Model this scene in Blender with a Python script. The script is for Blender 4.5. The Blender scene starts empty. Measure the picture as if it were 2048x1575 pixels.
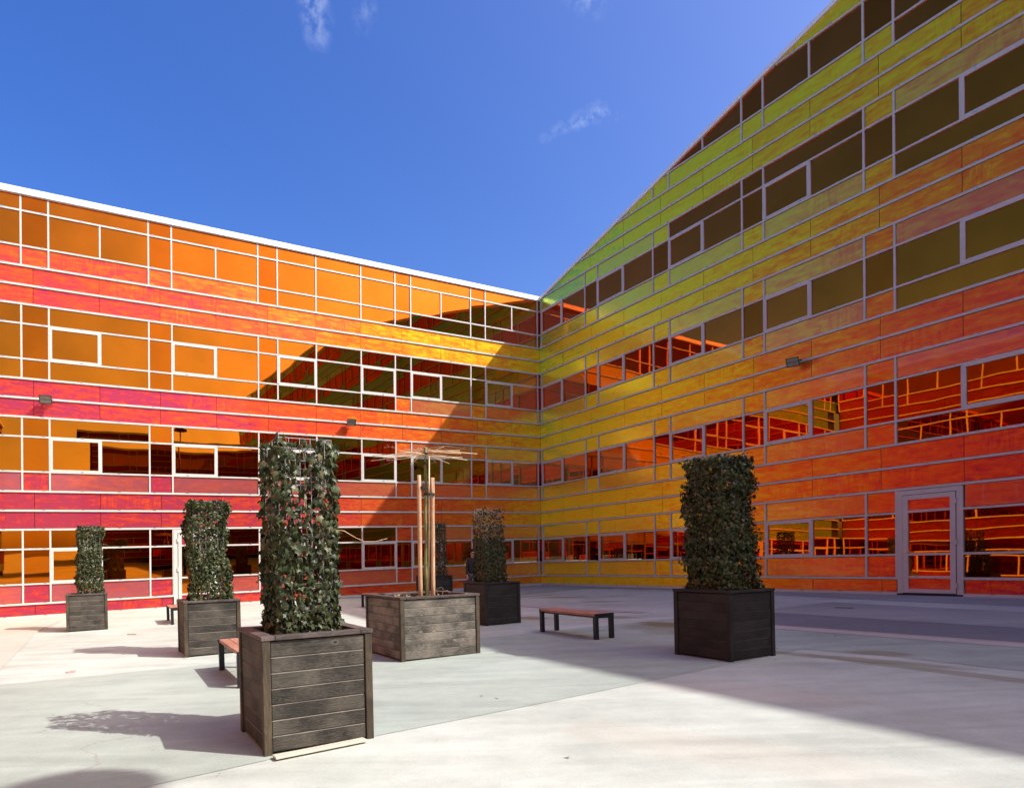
import bpy, math, random
from mathutils import Vector, Matrix, Quaternion
R = math.radians
rnd = random.Random(7)
S = bpy.context.scene
COL = S.collection

# ------------------------------------------------------------------ camera, sky, sun, exposure
K = 0.02952                     # the paved site (and the storey lines that follow it) rises 1.7 degrees to the right
CAM_H = 1.444
cam_d = bpy.data.cameras.new('camera')
cam = bpy.data.objects.new('camera', cam_d); COL.objects.link(cam)
cam_d.sensor_width = 36; cam_d.lens = 1277.94 / 2048 * 36
cam_d.shift_x = (1024 - 868.7) / 2048; cam_d.shift_y = (1116.15 - 787.5) / 2048
cam_d.clip_start = 0.05; cam_d.clip_end = 2000
cam.matrix_world = Matrix.Translation((0, 0, CAM_H)) @ Matrix.Rotation(R(90), 4, 'X') @ Matrix.Rotation(-0.00685, 4, 'Z')
S.camera = cam
S.view_settings.view_transform = 'Standard'; S.view_settings.look = 'None'
S.view_settings.gamma = 1; S.view_settings.use_curve_mapping = False
S.view_settings.exposure = 0.80
try:
    S.cycles.use_denoising = True
    S.cycles.max_bounces = 8; S.cycles.transparent_max_bounces = 12
    S.cycles.sample_clamp_indirect = 6
except Exception: pass

SUN_TO = Vector((0.661, -0.238, 0.711)).normalized()
W_ = bpy.data.worlds.new('World'); S.world = W_; W_.use_nodes = True
nt = W_.node_tree; nt.nodes.clear()
def wn(t, **kw):
    n = nt.nodes.new(t)
    for a, b in kw.items(): setattr(n, a, b)
    return n
sky = wn('ShaderNodeTexSky', sky_type='NISHITA', sun_disc=False)
sky.sun_elevation = math.asin(SUN_TO.z); sky.sun_rotation = math.atan2(SUN_TO.x, SUN_TO.y)
sky.altitude = 0; sky.air_density = 1.0; sky.dust_density = 4.0; sky.ozone_density = 3.0
hsv = wn('ShaderNodeHueSaturation'); hsv.inputs['Saturation'].default_value = 1.40; hsv.inputs['Hue'].default_value = .518; hsv.inputs['Value'].default_value = 1.0
nt.links.new(sky.outputs[0], hsv.inputs['Color'])
tc = wn('ShaderNodeTexCoord')
def cloud_mask(dirv, rx, rz):
    # wisp round a direction, wide rx and high rz (in direction units)
    v = wn('ShaderNodeVectorMath', operation='SUBTRACT'); v.inputs[1].default_value = dirv
    nt.links.new(warp.outputs[0], v.inputs[0])
    m = wn('ShaderNodeVectorMath', operation='MULTIPLY'); m.inputs[1].default_value = (1/rx, 1/max(rx, rz), 1/rz)
    nt.links.new(v.outputs[0], m.inputs[0])
    l = wn('ShaderNodeVectorMath', operation='LENGTH'); nt.links.new(m.outputs[0], l.inputs[0])
    r = wn('ShaderNodeMapRange'); r.inputs[1].default_value = 1; r.inputs[2].default_value = 0
    nt.links.new(l.outputs['Value'], r.inputs[0])
    return r
wno = wn('ShaderNodeTexNoise'); wno.inputs['Scale'].default_value = 9; wno.inputs['Detail'].default_value = 6
nt.links.new(tc.outputs['Generated'], wno.inputs['Vector'])
wsc = wn('ShaderNodeVectorMath', operation='SCALE'); wsc.inputs['Scale'].default_value = 0.09
nt.links.new(wno.outputs['Color'], wsc.inputs[0])
wof = wn('ShaderNodeVectorMath', operation='SUBTRACT'); wof.inputs[1].default_value = (.045, .045, .045)
nt.links.new(wsc.outputs[0], wof.inputs[0])
warp = wn('ShaderNodeVectorMath', operation='ADD')
nt.links.new(tc.outputs['Generated'], warp.inputs[0]); nt.links.new(wof.outputs[0], warp.inputs[1])
def cdir(px, py):
    return Vector(((px-868.7)/1278, 1, -(py-1116)/1278)).normalized()
def mth(op, a, b=None, c=None):
    n = wn('ShaderNodeMath', operation=op); n.use_clamp = False
    for i, v in enumerate((a, b, c)):
        if v is None: continue
        if isinstance(v, (int, float)): n.inputs[i].default_value = v
        else: nt.links.new(v, n.inputs[i])
    return n.outputs[0]
c1 = cloud_mask(cdir(628, -34), .024, .055); c2 = cloud_mask(cdir(1195, -8), .05, .022)
c3 = cloud_mask(cdir(1170, 236), .055, .012); c4 = cloud_mask(cdir(735, 20), .02, .03)
fine = wn('ShaderNodeTexNoise'); fine.inputs['Scale'].default_value = 55; fine.inputs['Detail'].default_value = 7
fine.inputs['Roughness'].default_value = .65
nt.links.new(tc.outputs['Generated'], fine.inputs['Vector'])
fr = wn('ShaderNodeMapRange'); fr.inputs[1].default_value = .42; fr.inputs[2].default_value = .68
nt.links.new(fine.outputs[0], fr.inputs[0])
ms = mth('MAXIMUM', mth('MULTIPLY', c1.outputs[0], .85), mth('MULTIPLY', c2.outputs[0], .7))
ms = mth('MAXIMUM', ms, mth('MULTIPLY', c3.outputs[0], .75)); ms = mth('MAXIMUM', ms, mth('MULTIPLY', c4.outputs[0], .35))
ms = mth('MULTIPLY', mth('MULTIPLY', ms, fr.outputs[0]), .36)
mixc = wn('ShaderNodeMix', data_type='RGBA'); mixc.inputs['B'].default_value = (5.2, 5.5, 6.2, 1)
nt.links.new(ms, mixc.inputs['Factor']); nt.links.new(hsv.outputs[0], mixc.inputs['A'])
bg = wn('ShaderNodeBackground'); bg.inputs['Strength'].default_value = 0.15
nt.links.new(mixc.outputs['Result'], bg.inputs['Color'])
wo = wn('ShaderNodeOutputWorld'); nt.links.new(bg.outputs[0], wo.inputs[0])

sd = bpy.data.lights.new('sun', 'SUN'); sd.energy = 3.9; sd.angle = R(0.53); sd.color = (1, .97, .91)
so = bpy.data.objects.new('sun', sd); COL.objects.link(so)
so.rotation_euler = (-SUN_TO).to_track_quat('-Z', 'Y').to_euler(); so.location = (20, -10, 40)

# ------------------------------------------------------------------ node helpers and materials
class N:
    def __init__(s, name):
        s.m = bpy.data.materials.new(name); s.m.use_nodes = True
        s.t = s.m.node_tree; s.t.nodes.clear()
        s.out = s.t.nodes.new('ShaderNodeOutputMaterial')
    def n(s, t, ins=None, **kw):
        q = s.t.nodes.new(t)
        for a, b in kw.items(): setattr(q, a, b)
        for a, b in (ins or {}).items():
            if hasattr(b, 'is_output') or isinstance(b, bpy.types.NodeSocket): s.t.links.new(b, q.inputs[a])
            else: q.inputs[a].default_value = b
        return q
    def math(s, op, a, b=0, clamp=False):
        q = s.n('ShaderNodeMath', {0: a, 1: b}, operation=op); q.use_clamp = clamp; return q.outputs[0]
    def noise(s, vec, scale, detail=4, rough=.55, dist=0):
        return s.n('ShaderNodeTexNoise', {'Vector': vec, 'Scale': scale, 'Detail': detail, 'Roughness': rough, 'Distortion': dist})
    def rng(s, v, a, b, c=0, d=1):
        return s.n('ShaderNodeMapRange', {0: v, 1: a, 2: b, 3: c, 4: d}).outputs[0]
    def ramp(s, v, stops):
        q = s.n('ShaderNodeValToRGB', {0: v}); e = q.color_ramp.elements
        while len(e) > 1: e.remove(e[-1])
        e[0].position = stops[0][0]; e[0].color = (*stops[0][1], 1)
        for p, c in stops[1:]:
            x = e.new(p); x.color = (*c, 1)
        return q.outputs[0]
    def mix(s, f, a, b, bt='MIX'):
        q = s.n('ShaderNodeMix', {'Factor': f}, data_type='RGBA', blend_type=bt)
        for k_, v in (('A', a), ('B', b)):
            if isinstance(v, tuple): q.inputs[k_].default_value = (*v, 1) if len(v) == 3 else v
            else: s.t.links.new(v, q.inputs[k_])
        return q.outputs['Result']
    def mapping(s, vec, scale):
        return s.n('ShaderNodeMapping', {'Vector': vec, 'Scale': scale}).outputs[0]
    def bump(s, h, strength, dist=.01):
        return s.n('ShaderNodeBump', {'Height': h, 'Strength': strength, 'Distance': dist}).outputs[0]
    def pbr(s, **kw):
        d = {}
        for a, b in kw.items():
            a = {'spec': 'Specular IOR Level'}.get(a, a.replace('_', ' '))
            if isinstance(b, tuple) and len(b) == 3: b = (*b, 1)
            d[a] = b
        q = s.n('ShaderNodeBsdfPrincipled', d)
        s.t.links.new(q.outputs[0], s.out.inputs[0]); return q

def simple(name, col, rough=.6, metal=0, var=.15, scale=6, spec=.5, bump=0):
    a = N(name); g = a.n('ShaderNodeNewGeometry').outputs['Position']
    no = a.noise(g, scale, 5)
    c = a.mix(a.rng(no.outputs[0], .3, .7), tuple(x*(1-var) for x in col), tuple(min(1, x*(1+var)) for x in col))
    kw = dict(Base_Color=c, Roughness=rough, Metallic=metal, spec=spec)
    if bump: kw['Normal'] = a.bump(a.noise(g, scale*8, 4).outputs[0], bump, .004)
    a.pbr(**kw); return a.m

# wall frame (u along the wall, v up) for streaky film texture
FILM = [(0.00, (.50, .014, .075)), (0.025, (.68, .024, .036)), (0.055, (.82, .050, .016)), (0.09, (.92, .085, .007)), (0.14, (.94, .17, .005)),
        (0.18, (.96, .29, .004)), (0.22, (1.0, .46, .005)), (0.27, (1.0, .64, .008)), (0.32, (1.0, .77, .012)), (0.37, (.92, .82, .025)), (0.41, (.56, .76, .05)),
        (0.46, (.22, .64, .14)), (0.6, (.08, .45, .35))]
def film(name, horizontal, smooth=0.0, rough=.33, pale=0.0, gain=1.0):
    """dichroic film behind glass: its hue runs from magenta face-on to green at a slant"""
    a = N(name)
    g = a.n('ShaderNodeNewGeometry')
    oi = a.n('ShaderNodeObjectInfo')
    off = a.n('ShaderNodeVectorMath', {0: g.outputs['Position'], 1: a.n('ShaderNodeVectorMath', {0: oi.outputs['Random'], 'Scale': 37.0}, operation='SCALE').outputs[0]}, operation='ADD').outputs[0]
    # rotate so x runs along the wall
    rot = a.n('ShaderNodeMapping', {'Vector': off, 'Rotation': (0, 0, -horizontal)}, vector_type='POINT').outputs[0]
    n1 = a.noise(a.mapping(rot, (1.3, 1.3, 5.5)), 1.6, 6, .6, .6)      # horizontal streaks
    n2 = a.noise(a.mapping(rot, (9, 9, 1.2)), 1.5, 4, .6, .8)          # vertical curtain marks
    n3 = a.noise(rot, 7, 6, .7)
    gate = a.rng(a.noise(rot, .55, 2).outputs[0], .52, .66)
    d1 = a.math('MULTIPLY', a.math('SUBTRACT', n1.outputs[0], .5), .28)
    d2 = a.math('MULTIPLY', a.math('MULTIPLY', a.math('SUBTRACT', n2.outputs[0], .5), .26), gate)
    d3 = a.math('MULTIPLY', a.math('SUBTRACT', n3.outputs[0], .5), .10)
    fac = a.n('ShaderNodeLayerWeight', {'Blend': .5}).outputs['Facing']
    v = a.math('ADD', fac, a.math('ADD', d1, a.math('ADD', d2, d3)))
    v = a.math('ADD', v, a.math('MULTIPLY', a.math('SUBTRACT', oi.outputs['Random'], .5), .035))
    v = a.math('MAXIMUM', v, 0.0)
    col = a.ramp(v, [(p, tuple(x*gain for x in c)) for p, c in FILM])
    if pale: col = a.mix(pale, col, (.66, .44, .32))
    # fine weave relief of the laminated film
    wv = a.noise(a.mapping(rot, (60, 60, 60)), 1.0, 2)
    nrm = a.bump(a.math('ADD', a.math('MULTIPLY', n1.outputs[0], .6), a.math('MULTIPLY', wv.outputs[0], .06)), .25, .012)
    pb = a.n('ShaderNodeBsdfPrincipled', {'Base Color': col, 'Roughness': rough, 'Metallic': 1.0, 'Normal': nrm,
             'Coat Weight': .35 + smooth, 'Coat Roughness': .03, 'Coat IOR': 1.45})
    df = a.n('ShaderNodeBsdfDiffuse', {'Color': a.mix(.14, col, tuple(x*gain for x in (.85, .50, .32))), 'Normal': nrm})
    mx = a.n('ShaderNodeMixShader', {0: .30, 1: pb.outputs[0], 2: df.outputs[0]})
    a.t.links.new(mx.outputs[0], a.out.inputs[0])
    return a.m
def glass(name, tint_lo, tint_hi, trans, refl):
    a = N(name)
    g = a.n('ShaderNodeNewGeometry'); oi = a.n('ShaderNodeObjectInfo')
    off = a.n('ShaderNodeVectorMath', {0: g.outputs['Position'], 1: a.n('ShaderNodeVectorMath', {0: oi.outputs['Random'], 'Scale': 91.0}, operation='SCALE').outputs[0]}, operation='ADD').outputs[0]
    no = a.noise(off, .9, 1, .4)
    wn_ = a.n('ShaderNodeTexWhiteNoise', {'W': oi.outputs['Random']}, noise_dimensions='1D')
    tl = a.n('ShaderNodeVectorMath', {0: a.n('ShaderNodeVectorMath', {0: wn_.outputs['Color'], 1: (.5, .5, .5)}, operation='SUBTRACT').outputs[0], 'Scale': .022}, operation='SCALE').outputs[0]
    bn = a.n('ShaderNodeVectorMath', {0: g.outputs['Normal'], 1: tl}, operation='ADD').outputs[0]
    nrm = a.n('ShaderNodeBump', {'Height': no.outputs[0], 'Strength': .5, 'Distance': .0036, 'Normal': bn}).outputs[0]
    fac = a.n('ShaderNodeLayerWeight', {'Blend': .5}).outputs['Facing']
    tint = a.mix(a.rng(fac, .03, .40), tint_lo, tint_hi)
    cl = a.noise(off, .45, 4, .6)  # mottling of mirrored clouds, painted into the tint
    tint = a.mix(a.rng(cl.outputs[0], .35, .68, 0, .34), tint, tuple(x*.35 for x in tint_lo))
    gl = a.n('ShaderNodeBsdfGlossy', {'Color': tint, 'Roughness': .012, 'Normal': nrm})
    tr = a.n('ShaderNodeBsdfTransparent', {'Color': (*trans, 1)})
    mx = a.n('ShaderNodeMixShader', {0: refl, 1: tr.outputs[0], 2: gl.outputs[0]})
    a.t.links.new(mx.outputs[0], a.out.inputs[0]); return a.m

TH = .5085
M = {}
M['film_L'] = film('iridescent_panel_left', TH); M['film_R'] = film('iridescent_panel_right', TH + math.pi/2)
M['gfilm_L'] = film('iridescent_glazed_panel_left', TH, .4, .22, .16); M['gfilm_R'] = film('iridescent_glazed_panel_right', TH + math.pi/2, .4, .22, .10)
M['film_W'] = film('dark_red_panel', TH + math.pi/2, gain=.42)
M['glass'] = glass('amber_mirror_glass', (1.0, .25, .012), (1.0, .145, .030), (.62, .56, .30), .64)
M['spandrel'] = glass('amber_spandrel_glass', (.84, .17, .007), (.74, .105, .018), (.10, .07, .04), .8)
M['alu'] = simple('aluminium_frame', (.50, .48, .44), .45, 0, .05, 3)
M['gasket'] = simple('black_gasket', (.012, .011, .010), .8, 0, .1, 3)
M['coping'] = simple('white_coping', (.78, .78, .78), .4, 0, .03, 2)
M['core'] = simple('dark_wall_core', (.02, .018, .016), .9)
M['ceiling'] = simple('ceiling_board', (.80, .76, .66), .9, 0, .06, 2)
M['room'] = simple('room_wall', (.50, .46, .40), .9, 0, .15, 1)
M['floorin'] = simple('carpet', (.10, .09, .08), .95)
M['blind'] = simple('blind_fabric', (.72, .76, .70), .8, 0, .05, 3)
M['steel_black'] = simple('black_steel', (.012, .013, .018), .38, .2, .1, 5)
M['steel'] = simple('brushed_steel', (.55, .55, .56), .25, .9, .05, 5)
M['wire'] = simple('galvanised_wire', (.42, .43, .44), .4, .6, .1, 20)
M['lamp_body'] = simple('lamp_housing', (.02, .02, .022), .5)
M['lamp_glass'] = simple('lamp_glass', (.22, .24, .20), .15, 0, .2, 12)
M['roofing'] = simple('roofing', (.25, .25, .25), .8)
M['soil'] = simple('soil', (.035, .025, .018), .95, 0, .4, 30, .2, .6)
M['bark_ivy'] = simple('ivy_stem_bark', (.30, .21, .14), .8, 0, .35, 30, .3)
M['cane'] = simple('bamboo', (.72, .52, .30), .5, 0, .2, 15)
M['twig'] = simple('twig', (.45, .30, .18), .7, 0, .25, 20)
M['tie'] = simple('black_rubber', (.012, .012, .013), .6)
M['offcut'] = simple('pale_timber', (.50, .44, .36), .7, 0, .1, 12)
M['skin'] = simple('skin', (.50, .27, .20), .5, 0, .05, 10)
M['jacket'] = simple('dark_jacket', (.010, .009, .010), .55, 0, .3, 12, .5, .3)
M['trousers'] = simple('grey_trousers', (.06, .07, .085), .8, 0, .2, 12)
M['hair'] = simple('brown_hair', (.05, .028, .018), .6, 0, .4, 60)
M['cover'] = simple('drain_iron', (.03, .027, .024), .7)

def wood(name, base, light, knots=True, grain=1.0, rough=.7, axis=0):
    a = N(name); tc_ = a.n('ShaderNodeTexCoord'); oi = a.n('ShaderNodeObjectInfo')
    off = a.n('ShaderNodeVectorMath', {0: tc_.outputs['Object'], 1: a.n('ShaderNodeVectorMath', {0: oi.outputs['Random'], 'Scale': 53.0}, operation='SCALE').outputs[0]}, operation='ADD').outputs[0]
    sc = [1.0, 1.0, 1.0]
    st = (.9, 7, 7) if axis == 0 else (7, 7, .9)
    big = a.noise(a.mapping(off, st), 3.0, 4, .5, 2.2)
    rings = a.math('SINE', a.math('MULTIPLY', big.outputs[0], 42 * grain))
    rings = a.rng(rings, -.2, 1)
    fib = a.noise(a.mapping(off, (2, 90, 90) if axis == 0 else (90, 90, 2)), 2.0, 3, .6)
    blot = a.noise(off, 2.6, 4, .6)
    f = a.math('ADD', a.math('MULTIPLY', rings, .32), a.math('MULTIPLY', fib.outputs[0], .45))
    f = a.math('ADD', f, a.rng(blot.outputs[0], .35, .68, -.28, .38), clamp=True)
    c = a.mix(f, base, light)
    if knots:
        vo = a.n('ShaderNodeTexVoronoi', {'Vector': a.mapping(off, (1, 1.7, 1.7) if axis == 0 else (1.7, 1.7, 1)), 'Scale': 3.3})
        kn = a.rng(vo.outputs['Distance'], .035, .075, 1, 0); ring = a.rng(vo.outputs['Distance'], .07, .15, .45, 0)
        c = a.mix(ring, c, tuple(x*1.3 for x in light)); c = a.mix(kn, c, tuple(x*.35 for x in base))
    c = a.mix(a.math('MULTIPLY', a.math('SUBTRACT', oi.outputs['Random'], .5), .5, True), c, tuple(x*.6 for x in base))
    a.pbr(Base_Color=c, Roughness=rough, Normal=a.bump(a.math('ADD', fib.outputs[0], a.math('MULTIPLY', rings, .3)), .5, .003), spec=.35)
    return a.m
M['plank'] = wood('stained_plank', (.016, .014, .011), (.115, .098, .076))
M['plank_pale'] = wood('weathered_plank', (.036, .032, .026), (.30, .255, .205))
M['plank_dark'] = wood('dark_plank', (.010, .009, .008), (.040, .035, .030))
M['post'] = wood('stained_post', (.030, .022, .014), (.120, .088, .052), False, .5, .7, 2)
M['rim'] = wood('rim_board', (.035, .026, .024), (.150, .115, .105), False, .6)
M['worn'] = wood('worn_plank_edge', (.10, .085, .07), (.24, .205, .165), False, .6)  # fresh wood, with sun catching the edge painted in as a paler tone
M['worn_dark'] = wood('worn_dark_edge', (.03, .024, .018), (.10, .075, .05), False, .6)  # same painted sun-caught edge in tan, for the dark boxes
M['seat'] = wood('seat_board', (.30, .125, .085), (.50, .25, .18), False, .5, .55)
M['stake'] = wood('peeled_stake', (.42, .24, .13), (.72, .50, .30), True, .6, .6, 2)
M['trunk'] = wood('green_bark', (.10, .115, .035), (.30, .32, .12), True, .8, .7, 2)

def leaf_mat(name, stops, rough=.42):
    a = N(name); g = a.n('ShaderNodeNewGeometry'); oi = a.n('ShaderNodeObjectInfo')
    v = a.math('FRACT', a.math('ADD', g.outputs['Random Per Island'], a.math('MULTIPLY', oi.outputs['Random'], 3.7)))
    c = a.ramp(v, stops)
    no = a.noise(g.outputs['Position'], 60, 3)
    c = a.mix(a.rng(no.outputs[0], .35, .7), c, a.mix(.35, c, (.09, .11, .05)))
    q = a.pbr(Base_Color=c, Roughness=a.rng(no.outputs[0], .3, .7, rough-.1, rough+.14), spec=.24)
    return a.m
M['ivy'] = leaf_mat('ivy_leaf', [(0, (.012, .016, .005)), (.35, (.020, .028, .007)), (.65, (.032, .044, .011)), (.88, (.050, .064, .018)), (.97, (.08, .075, .026)), (.993, (.14, .095, .04))])
M['ivy_sparse'] = leaf_mat('ivy_leaf_pale', [(0, (.012, .015, .006)), (.5, (.024, .032, .011)), (.78, (.044, .055, .022)), (.93, (.075, .085, .038)), (.98, (.11, .095, .045)), (.995, (.16, .11, .06))], .40)
M['dead'] = leaf_mat('dry_leaf', [(0, (.10, .05, .03)), (.3, (.25, .14, .08)), (.6, (.38, .24, .15)), (.8, (.12, .12, .05)), (.92, (.55, .40, .28))], .6)

def concrete(name, c0, c1, stains=()):
    a = N(name); g = a.n('ShaderNodeNewGeometry').outputs['Position']
    n1 = a.noise(g, .35, 5, .55); n2 = a.noise(a.n('ShaderNodeMapping', {'Vector': g, 'Rotation': (0, 0, -R(28)), 'Scale': (.5, 3.2, 1)}).outputs[0], .9, 5, .6, .6)
    n3 = a.noise(g, 60, 3, .7); n4 = a.noise(g, 3.2, 6, .65)
    f = a.math('ADD', a.math('MULTIPLY', n1.outputs[0], .45), a.math('MULTIPLY', n2.outputs[0], .35))
    f = a.math('ADD', f, a.math('MULTIPLY', n4.outputs[0], .2))
    c = a.mix(a.rng(f, .40, .60), c0, c1)
    c = a.mix(a.rng(n3.outputs[0], .3, .7, 0, .16), c, (.06, .06, .06))
    # rusty and mossy water stains
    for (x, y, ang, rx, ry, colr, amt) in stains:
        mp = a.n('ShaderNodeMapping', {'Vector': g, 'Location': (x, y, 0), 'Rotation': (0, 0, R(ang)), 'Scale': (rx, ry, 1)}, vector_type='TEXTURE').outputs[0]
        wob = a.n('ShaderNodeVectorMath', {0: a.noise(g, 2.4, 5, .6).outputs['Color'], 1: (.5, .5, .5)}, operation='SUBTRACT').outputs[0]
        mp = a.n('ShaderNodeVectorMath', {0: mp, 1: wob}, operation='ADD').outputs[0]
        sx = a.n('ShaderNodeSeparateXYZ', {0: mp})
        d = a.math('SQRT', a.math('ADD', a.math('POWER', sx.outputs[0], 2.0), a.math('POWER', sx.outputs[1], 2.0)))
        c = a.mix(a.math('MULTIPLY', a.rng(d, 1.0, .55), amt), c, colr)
    # hairline cracks
    vo = a.n('ShaderNodeTexVoronoi', {'Vector': a.n('ShaderNodeVectorMath', {0: g, 1: a.noise(g, 1.2, 4).outputs['Color']}, operation='ADD').outputs[0], 'Scale': .33}, feature='DISTANCE_TO_EDGE')
    crack = a.math('MULTIPLY', a.rng(vo.outputs['Distance'], .0022, .0055, 1, 0), a.rng(a.noise(g, .5, 2).outputs[0], .53, .62, 0, .35))
    c = a.mix(crack, c, (.22, .19, .16))
    a.pbr(Base_Color=c, Roughness=.85, spec=.25, Normal=a.bump(a.math('ADD', n3.outputs[0], n4.outputs[0]), .12, .01))
    return a.m
BR = (.20, .125, .045); OL = (.17, .15, .07); PK = (.50, .36, .27)
ST = [(4.45, 12.4, -60, .75, .42, BR, .8), (4.4, 11.7, -60, 1.5, .9, OL, .45), (4.1, 21.2, -20, 1.0, .35, OL, .75), (5.9, 20.9, 10, .9, .25, OL, .5), (4.9, 18.8, -20, .7, .3, OL, .7),
      (2.1, 14.7, -45, .7, .45, BR, .7), (3.8, 14.3, -40, .9, .4, OL, .6), (5.2, 8.0, -50, 1.5, .22, OL, .6), (5.6, 7.0, -62, 1.9, .18, OL, .55), (5.8, 8.3, -45, .5, .25, OL, .6),
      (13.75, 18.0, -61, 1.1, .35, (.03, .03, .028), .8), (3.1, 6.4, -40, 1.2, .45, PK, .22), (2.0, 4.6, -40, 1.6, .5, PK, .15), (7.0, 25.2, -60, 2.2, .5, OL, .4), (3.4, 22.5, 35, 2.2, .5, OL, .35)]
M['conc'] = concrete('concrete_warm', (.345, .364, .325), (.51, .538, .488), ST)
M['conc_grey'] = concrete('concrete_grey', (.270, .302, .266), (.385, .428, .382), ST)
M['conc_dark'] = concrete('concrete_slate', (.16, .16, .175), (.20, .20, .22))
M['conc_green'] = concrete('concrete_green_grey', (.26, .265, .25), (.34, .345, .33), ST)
M['conc_pink'] = concrete('concrete_pink', (.38, .31, .29), (.48, .40, .38))
M['conc_tan'] = concrete('concrete_tan', (.44, .38, .33), (.52, .46, .40))

# ------------------------------------------------------------------ geometry helpers
def mesh(name, vs, fs, mat, smooth=False):
    me = bpy.data.meshes.new(name); me.from_pydata([tuple(v) for v in vs], [], fs); me.materials.append(mat)
    if smooth:
        for p in me.polygons: p.use_smooth = True
    me.update(); return me
def link(name, me, parent=None, loc=None, mw=None, **props):
    o = bpy.data.objects.new(name, me); COL.objects.link(o)
    if parent is not None: o.parent = parent
    if loc is not None: o.location = loc
    if mw is not None: o.matrix_local = mw
    for a, b in props.items(): o[a] = b
    return o
def thing(name, loc, label, cat, rz=0, group=None, tilt=0.0):
    o = bpy.data.objects.new(name, None); COL.objects.link(o); o.empty_display_size = .2
    o.matrix_world = Matrix.Translation(loc) @ Matrix.Rotation(-tilt, 4, 'Y') @ Matrix.Rotation(rz, 4, 'Z')
    o['label'] = label; o['category'] = cat
    if group: o['group'] = group
    return o
class MB:
    def __init__(s): s.v = []; s.f = []
    def box(s, x0, x1, y0, y1, z0, z1):
        b = len(s.v)
        s.v += [(x0,y0,z0),(x1,y0,z0),(x1,y1,z0),(x0,y1,z0),(x0,y0,z1),(x1,y0,z1),(x1,y1,z1),(x0,y1,z1)]
        s.f += [(b,b+3,b+2,b+1),(b+4,b+5,b+6,b+7),(b,b+1,b+5,b+4),(b+1,b+2,b+6,b+5),(b+2,b+3,b+7,b+6),(b+3,b,b+4,b+7)]
    def bbox(s, x0, x1, y0, y1, z0, z1, c=.004):
        # bevelled box: eight corners cut by a chamfer
        b = len(s.v); P = []
        for z, e in ((z0, c), (z0+c, 0), (z1-c, 0), (z1, c)):
            P += [(x0+e+c*(e==0), y0+e, z), (x1-e-c*(e==0), y0+e, z), (x1-e, y0+e+c*(e==0), z), (x1-e, y1-e-c*(e==0), z),
                  (x1-e-c*(e==0), y1-e, z), (x0+e+c*(e==0), y1-e, z), (x0+e, y1-e-c*(e==0), z), (x0+e, y0+e+c*(e==0), z)]
        s.v += P
        s.f.append(tuple(b+7-i for i in range(8))); s.f.append(tuple(b+24+i for i in range(8)))
        for r_ in range(3):
            for i in range(8):
                j = (i+1) % 8
                s.f.append((b+r_*8+i, b+r_*8+j, b+(r_+1)*8+j, b+(r_+1)*8+i))
    def tube(s, pts, rads, n=6, cap=True):
        b = len(s.v); pts = [Vector(p) for p in pts]
        if isinstance(rads, (int, float)): rads = [rads]*len(pts)
        for i, p in enumerate(pts):
            t = (pts[min(i+1, len(pts)-1)] - pts[max(i-1, 0)]).normalized()
            a = t.orthogonal().normalized() if i == 0 else (pa - t*pa.dot(t)).normalized()
            pa = a; c = t.cross(a)
            for k_ in range(n):
                an = 2*math.pi*k_/n; s.v.append(tuple(p + (a*math.cos(an)+c*math.sin(an))*rads[i]))
        for i in range(len(pts)-1):
            for k_ in range(n):
                j = (k_+1) % n; s.f.append((b+i*n+k_, b+i*n+j, b+(i+1)*n+j, b+(i+1)*n+k_))
        if cap:
            s.f.append(tuple(b+n-1-i for i in range(n))); s.f.append(tuple(b+(len(pts)-1)*n+i for i in range(n)))
    def poly(s, pts): 
        b = len(s.v); s.v += [tuple(p) for p in pts]; s.f.append(tuple(range(b, b+len(pts))))
    def add(s, vs, fs):
        b = len(s.v); s.v += [tuple(v) for v in vs]; s.f += [tuple(i+b for i in f) for f in fs]
    def mesh(s, name, mat, smooth=False): return mesh(name, s.v, s.f, mat, smooth)
def GP(x, y, z=0): return Vector((x, y, z + K*x))      # a point at height z over the paving

# ------------------------------------------------------------------ ground
mb = MB(); n_ = 400
mb.poly([GP(-n_, -n_), GP(n_, -n_), GP(n_, n_), GP(-n_, n_)])
link('ground', mb.mesh('ground', M['conc']), kind='structure')
def sheet(name, pts, mat, z=.004):
    m_ = MB(); m_.poly([GP(x, y, z) for x, y in pts]); link(name, m_.mesh(name, mat), kind='structure')
sheet('paving_grey', [(-24, -.6), (-5.68, 8.36), (.93, 11.4), (5.02, 13.4), (9.86, 15.85), (10.53, 13.9), (11.37, 12.33), (14.5, 6.6), (10.5, 1.2), (8.6, 3.6), (6.95, 6.0), (6.26, 7.0), (5.7, 8.15), (5.09, 8.86),
                       (4.2, 8.28), (2.98, 7.48), (1.02, 6.2), (-.46, 5.28), (-1.94, 4.22), (-9, -.6)], M['conc_grey'])
sheet('paving_dark_stripe', [(7.1, 14.25), (9.26, 10.1), (11.4, 6.2), (10.0, 5.0), (8.0, 8.72), (6.05, 11.9)], M['conc_dark'], .008)
sheet('paving_pink_stripe', [(6.05, 11.9), (8.0, 8.72), (10.0, 5.0), (9.9, 4.93), (7.88, 8.63), (5.93, 11.8)], M['conc_pink'], .008)
sheet('paving_tan_stripe', [(5.93, 11.8), (7.88, 8.63), (9.9, 4.93), (9.62, 4.75), (7.6, 8.43), (5.66, 11.6)], M['conc_tan'], .008)
sheet('paving_green_grey', [(9.86, 15.84), (9.65, 15.73), (7.12, 14.27), (9.27, 10.12), (11.4, 6.24), (14.4, 6.65), (11.36, 12.32), (10.52, 13.89)], M['conc_green'], .009)
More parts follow.
